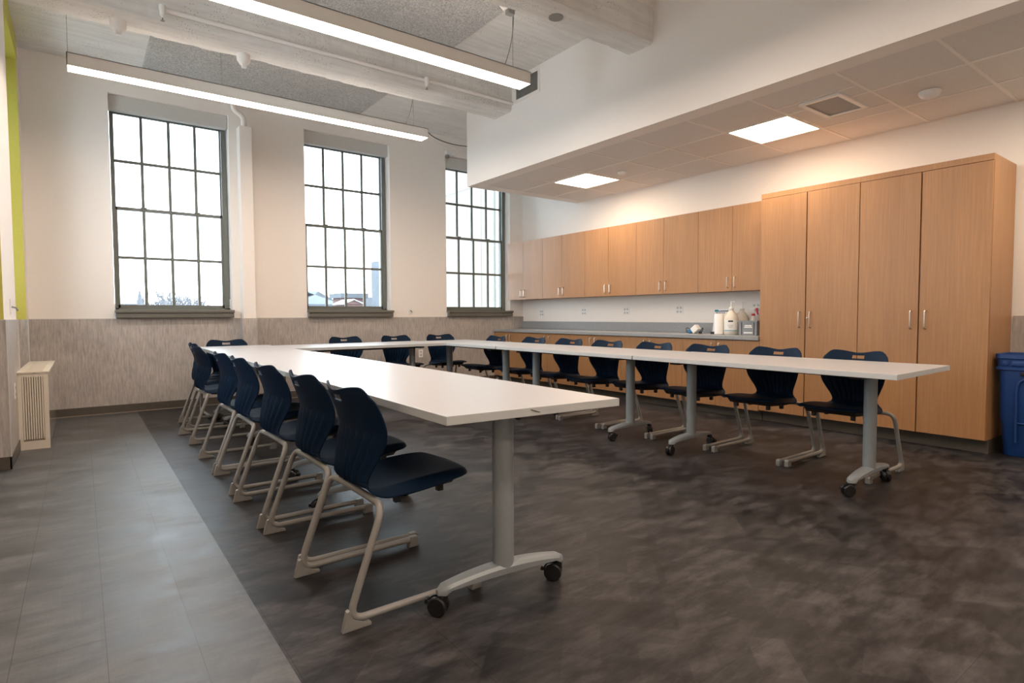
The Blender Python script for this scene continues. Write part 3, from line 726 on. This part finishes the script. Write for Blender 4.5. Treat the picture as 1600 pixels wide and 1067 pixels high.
b = MB(); b.tube([(bx0 + .014, by1 - .13, .012 + .10), (bx0 + .006, by1 - .13, .54), (bx0 + .006, by1 - .16, .60), (bx0 + .006, by0 + .16, .60), (bx0 + .006, by0 + .13, .54), (bx0 + .014, by0 + .13, .11)], .009, 8, .05); b.tube([(bx0 + .018, by1 - .13, .26), (bx0 + .018, by0 + .13, .26)], .006, 8); b.build('molded_ridge', 'bluebin', t, smooth=True)
MB().box(bx0 - .004, bx0 + .02, by1 - .25, by1 - .15, .625, .652, bev=.004).build('grip', 'black', t)
b = MB(); b.box(bx0 - .012, bx0 + .01, by1 - .30, by1 - .10, .698, .735, bev=.004); b.lathe([(.016, 0), (.018, -.008), (.010, -.010)], 0, 0, 14, axis='x', o=(bx0 + .0, by1 - .06, .715)); b.build('molded_catch', 'bluebin', t, smooth=True)

# ================================================================ RADIATOR UNIT
rx0, rx1, ry0, ry1, rz = -.655, -.234, 6.51, 7.70, .635
ry0 = 6.20
t = thing('radiator_cover', (-.4, 6.95, 0), 'cream metal radiator cabinet with louvred front at the left wall', 'radiator')
rx0 = -.436
b = MB(); b.box(rx0 + .01, rx1 - .001, 6.2165, 7.69, .02, rz - .001); b.build('body', 'creamgloss', t)
b = MB(); b.box(rx0, rx0 + .032, 6.20, 6.216, 0, rz); b.box(rx1 - .032, rx1, 6.20, 6.216, 0, rz); b.box(rx0 + .032, rx1 - .032, 6.20, 6.216, rz - .03, rz); b.build('front_frame', 'cream', t)
b = MB(); n = 9; xw = (rx1 - rx0 - .064) / n
for i in range(n):
    x = rx0 + .032 + xw * i; b.box(x + .002, x + xw - .003, 6.199, 6.216, .085, rz - .03, bev=.002)
b.build('front_louvres', 'cream', t)
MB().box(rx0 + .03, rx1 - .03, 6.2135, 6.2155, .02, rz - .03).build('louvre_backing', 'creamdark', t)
MB().box(rx0 + .03, rx1 - .03, 6.206, 6.216, .0, .07).build('kick_plate', 'cream', t)
b = MB(); b.box(rx0, rx0 + .05, 6.19, 7.69, rz, rz + .012); b.box(rx1 - .035, rx1 + .008, 6.19, 7.69, rz, rz + .012)
for k in range(38):
    y = 6.19 + k * .0395
    if y < 7.68: b.box(rx0 + .05, rx1 - .035, y, y + .02, rz, rz + .012)
b.box(rx0 + .11, rx0 + .118, 6.19, 7.69, rz, rz + .010)
b.build('top_grille', 'cream', t)
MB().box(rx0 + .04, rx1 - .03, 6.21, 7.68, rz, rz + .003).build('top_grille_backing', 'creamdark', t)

# ================================================================ TABLES
TH = .765
def caster_geo(x, y, yaw):
    R = Matrix.Translation((x, y, 0)) @ Matrix.Rotation(yaw, 4, 'Z')
    b = MB()
    # twin wheels offset along local -x, axle along local y
    for s in (-1, 1):
        q0 = len(b.bm.verts)
        b.lathe([(.012, -.010), (.032, -.010), (.0365, -.006), (.0365, .006), (.032, .010), (.028, .011), (.026, .008), (.008, .008)], 0, 0, 22, axis='y', o=(-.018, s * .014, .037))
    # hood
    pts = []
    for k in range(9):
        a = math.radians(20 + 160 * k / 8); pts.append((-.018 + .041 * math.cos(a), -.0035, .037 + .041 * math.sin(a)))
    b.extr(pts, (0, .007, 0))
    b.lathe([(.020, .055), (.020, .082), (.012, .088)], 0, 0, 14)
    b.box(-.068, -.045, -.010, .010, .040, .052); b.box(-.066, -.058, -.012, .012, .052, .058)
    for v in b.bm.verts: v.co = R @ v.co
    return b
def table(corners, legs, axis, label, group, yaws=(2.0, .6), shift=0):
    """corners: a(x-,y-) b(x+,y-) c(x+,y+) d(x-,y+);  legs: positions along the long axis"""
    cx = sum(p[0] for p in corners) / 4; cy = sum(p[1] for p in corners) / 4
    t = thing('folding_table', (cx, cy, 0), label, 'table', group)
    b = MB().prism(corners, TH - .031, TH)
    o = b.build('tabletop', ['top', 'edge'], t, bevel=.0015)
    for p in o.data.polygons:
        if abs(p.normal.z) < .5: p.material_index = 1
    # dark rails under the top and mounting plates
    a_, b_, c_, d_ = [Vector((p[0], p[1], 0)) for p in corners]
    zr = TH - .031
    for s in (.33, .67):
        if axis == 'y':
            p0 = a_.lerp(b_, s).lerp(d_.lerp(c_, s), .12); p1 = a_.lerp(b_, s).lerp(d_.lerp(c_, s), .88)
        else:
            p0 = a_.lerp(d_, s).lerp(b_.lerp(c_, s), .12); p1 = a_.lerp(d_, s).lerp(b_.lerp(c_, s), .88)
        dv = (p1 - p0).normalized() ; pv = Vector((-dv.y, dv.x, 0)) * .02
        MB().prism([(p0 - pv)[:2], (p1 - pv)[:2], (p1 + pv)[:2], (p0 + pv)[:2]], zr - .032, zr - .001).build('rail', 'darksteel', t)
    for li, L in enumerate(legs):
        if axis == 'y':
            f = (L - a_.y) / (d_.y - a_.y); c = a_.lerp(d_, f).lerp(b_.lerp(c_, f), .5); dr = (b_.lerp(c_, f) - a_.lerp(d_, f)).normalized()
        else:
            f = (L - a_.x) / (b_.x - a_.x); c = a_.lerp(b_, f).lerp(d_.lerp(c_, f), .5); dr = (d_.lerp(c_, f) - a_.lerp(b_, f)).normalized()
        c = c + dr * shift
        ang = math.atan2(dr.y, dr.x)
        R = Matrix.Translation((c.x, c.y, 0)) @ Matrix.Rotation(ang, 4, 'Z')
        lg = MB().lathe([(1, .125), (1, TH - .034)], 0, 0, 28, sx=.043, sy=.036)
        for v in lg.bm.verts: v.co = R @ v.co
        leg = lg.build('leg', 'steel', t, smooth=True, auto=50)
        # head bracket
        hb = MB().box(-.24, .24, -.035, .035, TH - .06, TH - .0315, mtx=R); hb.box(-.07, .07, -.055, .055, TH - .05, TH - .032, mtx=R); hb.build('bracket', 'darksteel', leg)
        # arched foot
        fb = MB(); n = 24; hl = .285; rings = []
        for i in range(n + 1):
            u = -1 + 2 * i / n; x = u * hl
            top = .142 - .030 * u * u - (.010 if abs(u) > .96 else 0); bot = .105 - .022 * u * u * abs(u) * 0 - .012 * u * u
            if abs(u) > .86: bot = .083
            wd = (.036 - .010 * u * u); wd *= 1 if abs(u) < .93 else math.sqrt(max(.05, 1 - ((abs(u) - .93) / .075) ** 2))
            rings.append([fb.bm.verts.new(R @ Vector(p)) for p in ((x, -wd, bot), (x, -wd, top - .014), (x, -wd * .72, top - .003), (x, 0, top), (x, wd * .72, top - .003), (x, wd, top - .014), (x, wd, bot), (x, 0, bot))])
        for i in range(n):
            for k in range(8): j = (k + 1) % 8; fb.bm.faces.new((rings[i][k], rings[i][j], rings[i + 1][j], rings[i + 1][k]))
        fb.bm.faces.new(rings[0]); fb.bm.faces.new(list(reversed(rings[-1])))
        fb.build('foot', 'steel', leg, smooth=True, auto=35)
        for s, yw in ((-1, yaws[0]), (1, yaws[1])):
            p = R @ Vector((s * .262, 0, 0)); cb = caster_geo(p.x, p.y, yw + li * .7); cb.build('caster', 'black', leg, smooth=True, auto=35)
    return t
GL, GR = 'white tables in the left row', 'white tables in the right row'
table([(.952, 1.64), (1.711, 1.584), (1.747, 3.602), (.976, 3.602)], (1.82, 3.21), 'y', 'white table nearest the camera in the left row, corner pointing forward', GL, (-.9, -.8), -.042)
table([(.977, 3.607), (1.748, 3.607), (1.760, 5.50), (1.0, 5.50)], (3.95, 5.21), 'y', 'white table in the middle of the left row', GL)
table([(1.0, 5.505), (1.751, 5.505), (1.754, 7.16), (1.03, 7.16)], (6.22, 6.78), 'y', 'white table at the window end of the left row', GL)
table([(1.762, 6.155), (3.572, 6.155), (3.545, 6.95), (1.762, 6.95)], (2.1, 3.33), 'x', 'white table spanning the rear between both rows, parallel to the windows', 'rear table', (.4, 1.2))
table([(3.577, 5.115), (4.32, 5.115), (4.30, 6.86), (3.57, 6.86)], (5.35, 6.60), 'y', 'white table at the window end of the right row', GR, (.5, 2.), -.05)
table([(3.588, 3.195), (4.385, 3.215), (4.33, 5.105), (3.585, 5.105)], (3.50, 4.82), 'y', 'white table in the middle of the right row', GR, (2.8, .9), -.05)
table([(3.544, 1.262), (4.454, 1.290), (4.405, 3.205), (3.590, 3.180)], (1.54, 2.865), 'y', 'white table nearest the camera in the right row', GR, (-.6, .7), -.045)

# ================================================================ CHAIRS
def cr(tab, t):
    """Catmull-Rom through rows of a table, t in 0..len-1"""
    i = min(int(t), len(tab) - 2); f = t - i
    p0 = tab[max(i - 1, 0)]; p1 = tab[i]; p2 = tab[i + 1]; p3 = tab[min(i + 2, len(tab) - 1)]
    return [.5 * (2 * b + (c - a) * f + (2 * a - 5 * b + 4 * c - d) * f * f + (3 * b - a - 3 * c + d) * f ** 3) for a, b, c, d in zip(p0, p1, p2, p3)]
#        x     z     halfw  wrap(fwd) lift  skirt
PROF = [(.072, .835, .205, .060, 0, 0), (.082, .800, .214, .062, 0, 0), (.097, .755, .219, .064, 0, 0), (.114, .705, .221, .066, 0, 0),
        (.124, .655, .217, .068, 0, 0), (.123, .605, .203, .066, 0, 0), (.113, .555, .180, .060, 0, 0), (.107, .510, .158, .048, 0, 0),
        (.113, .470, .152, .028, .0, .002), (.138, .443, .180, .008, .006, .010), (.190, .433, .203, .0, .012, .026), (.260, .437, .216, .0, .016, .034),
        (.345, .446, .224, 0, .016, .034), (.425, .455, .226, 0, .012, .028), (.500, .461, .222, 0, .008, .020), (.560, .462, .208, 0, .003, .010), (.590, .455, .178, 0, 0, .004)]
SPLIT = 8.0
NU = 72
def shell_pt(t, u):
    x, z, hw, wrap, lift, skirt = cr(PROF, t)
    au = abs(u)
    if t < 2.4:                      # top edge contour : two soft horns with a dip, rounded corners
        k = (1 - t / 2.4) ** 2
        e = -.022 * math.exp(-(u / .42) ** 2) + (-.052 * ((au - .72) / .28) ** 2.6 if au > .72 else 0)
        z += e * k
    if t > 14.2:                     # rounded front
        k = (t - 14.2) / 1.8; x -= .035 * k * au ** 3
    y = hw * u
    x += wrap * au ** 2.1
    z += lift * min(1, au / .8) ** 2
    if au > .8: z -= skirt * ((au - .8) / .2) ** 1.4
    # flutes on the lower back, fanning with the width
    if 3.6 < t < 8.6 and au < .93:
        env = min(1, (t - 3.6 - .5 * au) / .9) * min(1, (8.6 - t) / .6); env = max(0, env) * min(1, (.93 - au) / .1)
        ph = (u * 5.2) % 1.0
        x -= .018 * env * (ph ** 2.4)
    return Vector((x, y, z))
def shell(name, t0, t1, rows, parent, hole=False):
    bm = bmesh.new(); g = []
    for r in range(rows + 1):
        t = t0 + (t1 - t0) * r / rows
        g.append([bm.verts.new(shell_pt(t, -1 + 2 * c / NU)) for c in range(NU + 1)])
    for r in range(rows):
        t = t0 + (t1 - t0) * (r + .5) / rows
        for c in range(NU):
            u = -1 + 2 * (c + .5) / NU
            if hole and .88 < t < 1.62 and abs(u) < .20: continue
            bm.faces.new((g[r][c], g[r][c + 1], g[r + 1][c + 1], g[r + 1][c]))
    for v in [v for v in bm.verts if not v.link_faces]: bm.verts.remove(v)
    bmesh.ops.recalc_face_normals(bm, faces=bm.faces[:])
    me = bpy.data.meshes.new(name); bm.to_mesh(me); bm.free(); me.materials.append(M['navy'])
    for p in me.polygons: p.use_smooth = True
    o = bpy.data.objects.new(name, me); col.objects.link(o); o.parent = parent
    s = o.modifiers.new('thickness', 'SOLIDIFY'); s.thickness = .007; s.offset = 0
    return o
def make_chair(label, group):
    t = thing('stacking_chair', (0, 0, 0), label, 'chair', group)
    shell('backrest', 0, SPLIT, 56, t, True); shell('seat', SPLIT, 16, 44, t)
    for s in (-1, 1):
        y = s * .268
        leg = MB().tube([(.555, y, .034), (.012, y, .034), (.150, s * .262, .409), (.158, s * .15, .409)], .0135, 12, .065, 8).build('leg', 'frame', t, smooth=True, auto=60)
        # rear glide : gusset under the bend
        MB().extr([(-.012, y - .011, 0), (.095, y - .011, 0), (.095, y - .011, .012), (.060, y - .011, .024), (.028, y - .011, .042), (.016, y - .011, .075), (.006, y - .011, .070)], (0, .022, 0)).build('rear_glide', 'frame', leg, bevel=.003)
        MB().extr([(.515, y - .0155, .0), (.566, y - .0155, 0), (.567, y - .0155, .040), (.560, y - .0155, .049), (.525, y - .0155, .049), (.520, y - .0155, .02)], (0, .031, 0)).build('front_glide', 'cable', leg, bevel=.004)
    MB().tube([(.158, -.15, .409), (.160, 0, .409), (.158, .15, .409)], .0135, 12, .1).build('cross_tube', 'frame', t, smooth=True)
    b = MB(); b.extr([(.19, -.165, .420), (.50, -.165, .446), (.54, -.165, .452), (.50, -.165, .414), (.30, -.165, .402), (.20, -.165, .404)], (0, .33, 0))
    b.build('seat_pan', 'darksteel', t, bevel=.004)
    for x, z in ((.27, .392), (.46, .402)):
        for y in (-.13, .13):
            MB().box(x - .013, x + .013, y - .013, y + .013, z - .022, z + .014).build('stacking_bumper', 'black', t, bevel=.003)
    return t
chair = None
def put(x, y, rz, label, group):
    global chair
    if chair is None: chair = make_chair(label, group); chair.location = (x, y, 0); chair.rotation_euler = (0, 0, rz); return chair
    return dup(chair, (x, y, 0), rz, label, group)
tb = [o for o in bpy.data.objects if o.name == 'folding_table'][0]
MB().tube([(1.285, 1.614, .758), (1.300, 1.613, .753), (1.325, 1.611, .745)], .0012, 5).build('edge_scratch', 'black', tb)
G1 = 'navy chairs along the left row'
lab = ['navy plastic chair nearest the camera in the left row, its whole side showing', 'navy chair second from the camera in the left row', 'navy chair third from the camera in the left row',
       'navy chair fourth from the camera in the left row', 'navy chair fifth from the camera in the left row', 'navy chair sixth from the camera in the left row', 'navy chair at the window end of the left row, almost hidden behind its neighbour']
for (x, y, rz), l in zip(((.70, 2.19, .01), (.715, 2.775, 0.0), (.705, 3.42, .015), (.71, 4.125, -.01), (.71, 4.73, .01), (.715, 5.87, .02), (.79, 6.58, -.01)), lab): put(x, y, rz, l, G1)
G2 = 'navy chairs along the right row'
lab = ['navy chair nearest the camera in the right row, under the table end', 'navy chair second from the camera in the right row', 'navy chair third from the camera in the right row', 'navy chair fourth from the camera in the right row',
       'navy chair fifth from the camera in the right row', 'navy chair sixth from the camera in the right row', 'navy chair seventh from the camera in the right row', 'navy chair at the window end of the right row']
for (x, y, rz), l in zip(((4.60, 1.86, PI), (4.575, 2.445, PI), (4.565, 3.06, PI + .01), (4.56, 3.645, PI - .01), (4.53, 4.24, PI), (4.55, 4.85, PI + .01), (4.54, 5.47, PI), (4.48, 6.18, PI - .03)), lab): put(x, y, rz, l, G2)
G3 = 'navy chairs along the window side'
lab = ['navy chair on the window side at the left end, beneath the pipe chase', 'navy chair on the window side, leftmost behind the rear table', 'navy chair on the window side behind the rear table right part', 'navy chair on the window side in the right corner']
for (x, y, rz), l in zip(((1.345, 7.445, -PI / 2), (2.735, 7.42, -PI / 2), (3.43, 7.40, -PI / 2 + .02), (4.13, 7.40, -PI / 2 - .05)), lab): put(x, y, rz, l, G3)

# ================================================================ OUTSIDE
struct(MB().box(-200, 300, 9, 420, -9.2, -9).build('ground', 'dimground'))
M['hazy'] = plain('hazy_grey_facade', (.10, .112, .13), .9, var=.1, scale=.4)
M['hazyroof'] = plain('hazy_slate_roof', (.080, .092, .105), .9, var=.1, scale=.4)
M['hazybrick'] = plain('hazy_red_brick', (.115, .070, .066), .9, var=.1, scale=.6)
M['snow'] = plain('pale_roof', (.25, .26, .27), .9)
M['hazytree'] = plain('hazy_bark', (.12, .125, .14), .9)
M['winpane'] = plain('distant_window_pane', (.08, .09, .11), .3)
bl = thing('adjacent_building', (11.6, 13.8, -9), 'cream panelled building wing seen through the third window', 'building')
MB().box(9.2, 14, 9.2, 18.5, -9, 22).build('wall', 'panelwall', bl)
bb = thing('brick_pier', (6.42, 8.9, -9), 'dark red brick pier just outside the right side of the third window', 'wall')
MB().box(6.50, 6.8, 8.42, 9.3, -9, 8).build('wall', 'brick', bb)
MB().tube([(6.46, 9.2, -9), (6.46, 9.2, 8)], .05, 10).build('downspout', 'winframe', bb)
def bldg(name, x0, x1, y0, y1, z1, mat, label, roof=None, wins=0):
    t = thing(name, ((x0 + x1) / 2, (y0 + y1) / 2, -9), label, 'building')
    MB().box(x0, x1, y0, y1, -9, z1).build('wall', mat, t)
    if roof == 'flat': MB().box(x0 - .3, x1 + .3, y0 - .3, y1 + .3, z1, z1 + .5).build('roof', 'hazyroof', t)
    if roof == 'hip':
        b = MB(); h = 1.6
        v = [b.bm.verts.new(p) for p in ((x0, y0, z1), (x1, y0, z1), (x1, y1, z1), (x0, y1, z1), (x0 + 3, (y0 + y1) / 2, z1 + h), (x1 - 3, (y0 + y1) / 2, z1 + h))]
        for f in ((0, 1, 5, 4), (1, 2, 5), (2, 3, 4, 5), (3, 0, 4), (0, 3, 2, 1)): b.bm.faces.new([v[i] for i in f])
        b.build('roof', 'hazyroof', t)
    if roof == 'gable':
        b = MB(); h = .38; xm = (x0 + x1) / 2
        b.extr([(x0 - .3, y0 - .2, z1), (x1 + .3, y0 - .2, z1), (xm, y0 - .2, z1 + h)], (0, .2, 0)); b.build('gable', mat, t)
        b = MB(); b.extr([(x0 - .3, y0 - .4, z1 - .05), (xm, y0 - .4, z1 + h), (x1 + .3, y0 - .4, z1 - .05), (x1 + .3, y0 - .4, z1 + .06), (xm, y0 - .4, z1 + h + .10), (x0 - .3, y0 - .4, z1 + .06)], (0, y1 - y0, 0)); b.build('roof', 'snow', t)
    for i in range(wins):
        xx = x0 + (x1 - x0) * (i + .5) / wins; ww = (x1 - x0) / wins * .25
        MB().box(xx - ww, xx + ww, y0 - .05, y0, z1 - 1.9, z1 - .6).build('window', 'winpane', t)
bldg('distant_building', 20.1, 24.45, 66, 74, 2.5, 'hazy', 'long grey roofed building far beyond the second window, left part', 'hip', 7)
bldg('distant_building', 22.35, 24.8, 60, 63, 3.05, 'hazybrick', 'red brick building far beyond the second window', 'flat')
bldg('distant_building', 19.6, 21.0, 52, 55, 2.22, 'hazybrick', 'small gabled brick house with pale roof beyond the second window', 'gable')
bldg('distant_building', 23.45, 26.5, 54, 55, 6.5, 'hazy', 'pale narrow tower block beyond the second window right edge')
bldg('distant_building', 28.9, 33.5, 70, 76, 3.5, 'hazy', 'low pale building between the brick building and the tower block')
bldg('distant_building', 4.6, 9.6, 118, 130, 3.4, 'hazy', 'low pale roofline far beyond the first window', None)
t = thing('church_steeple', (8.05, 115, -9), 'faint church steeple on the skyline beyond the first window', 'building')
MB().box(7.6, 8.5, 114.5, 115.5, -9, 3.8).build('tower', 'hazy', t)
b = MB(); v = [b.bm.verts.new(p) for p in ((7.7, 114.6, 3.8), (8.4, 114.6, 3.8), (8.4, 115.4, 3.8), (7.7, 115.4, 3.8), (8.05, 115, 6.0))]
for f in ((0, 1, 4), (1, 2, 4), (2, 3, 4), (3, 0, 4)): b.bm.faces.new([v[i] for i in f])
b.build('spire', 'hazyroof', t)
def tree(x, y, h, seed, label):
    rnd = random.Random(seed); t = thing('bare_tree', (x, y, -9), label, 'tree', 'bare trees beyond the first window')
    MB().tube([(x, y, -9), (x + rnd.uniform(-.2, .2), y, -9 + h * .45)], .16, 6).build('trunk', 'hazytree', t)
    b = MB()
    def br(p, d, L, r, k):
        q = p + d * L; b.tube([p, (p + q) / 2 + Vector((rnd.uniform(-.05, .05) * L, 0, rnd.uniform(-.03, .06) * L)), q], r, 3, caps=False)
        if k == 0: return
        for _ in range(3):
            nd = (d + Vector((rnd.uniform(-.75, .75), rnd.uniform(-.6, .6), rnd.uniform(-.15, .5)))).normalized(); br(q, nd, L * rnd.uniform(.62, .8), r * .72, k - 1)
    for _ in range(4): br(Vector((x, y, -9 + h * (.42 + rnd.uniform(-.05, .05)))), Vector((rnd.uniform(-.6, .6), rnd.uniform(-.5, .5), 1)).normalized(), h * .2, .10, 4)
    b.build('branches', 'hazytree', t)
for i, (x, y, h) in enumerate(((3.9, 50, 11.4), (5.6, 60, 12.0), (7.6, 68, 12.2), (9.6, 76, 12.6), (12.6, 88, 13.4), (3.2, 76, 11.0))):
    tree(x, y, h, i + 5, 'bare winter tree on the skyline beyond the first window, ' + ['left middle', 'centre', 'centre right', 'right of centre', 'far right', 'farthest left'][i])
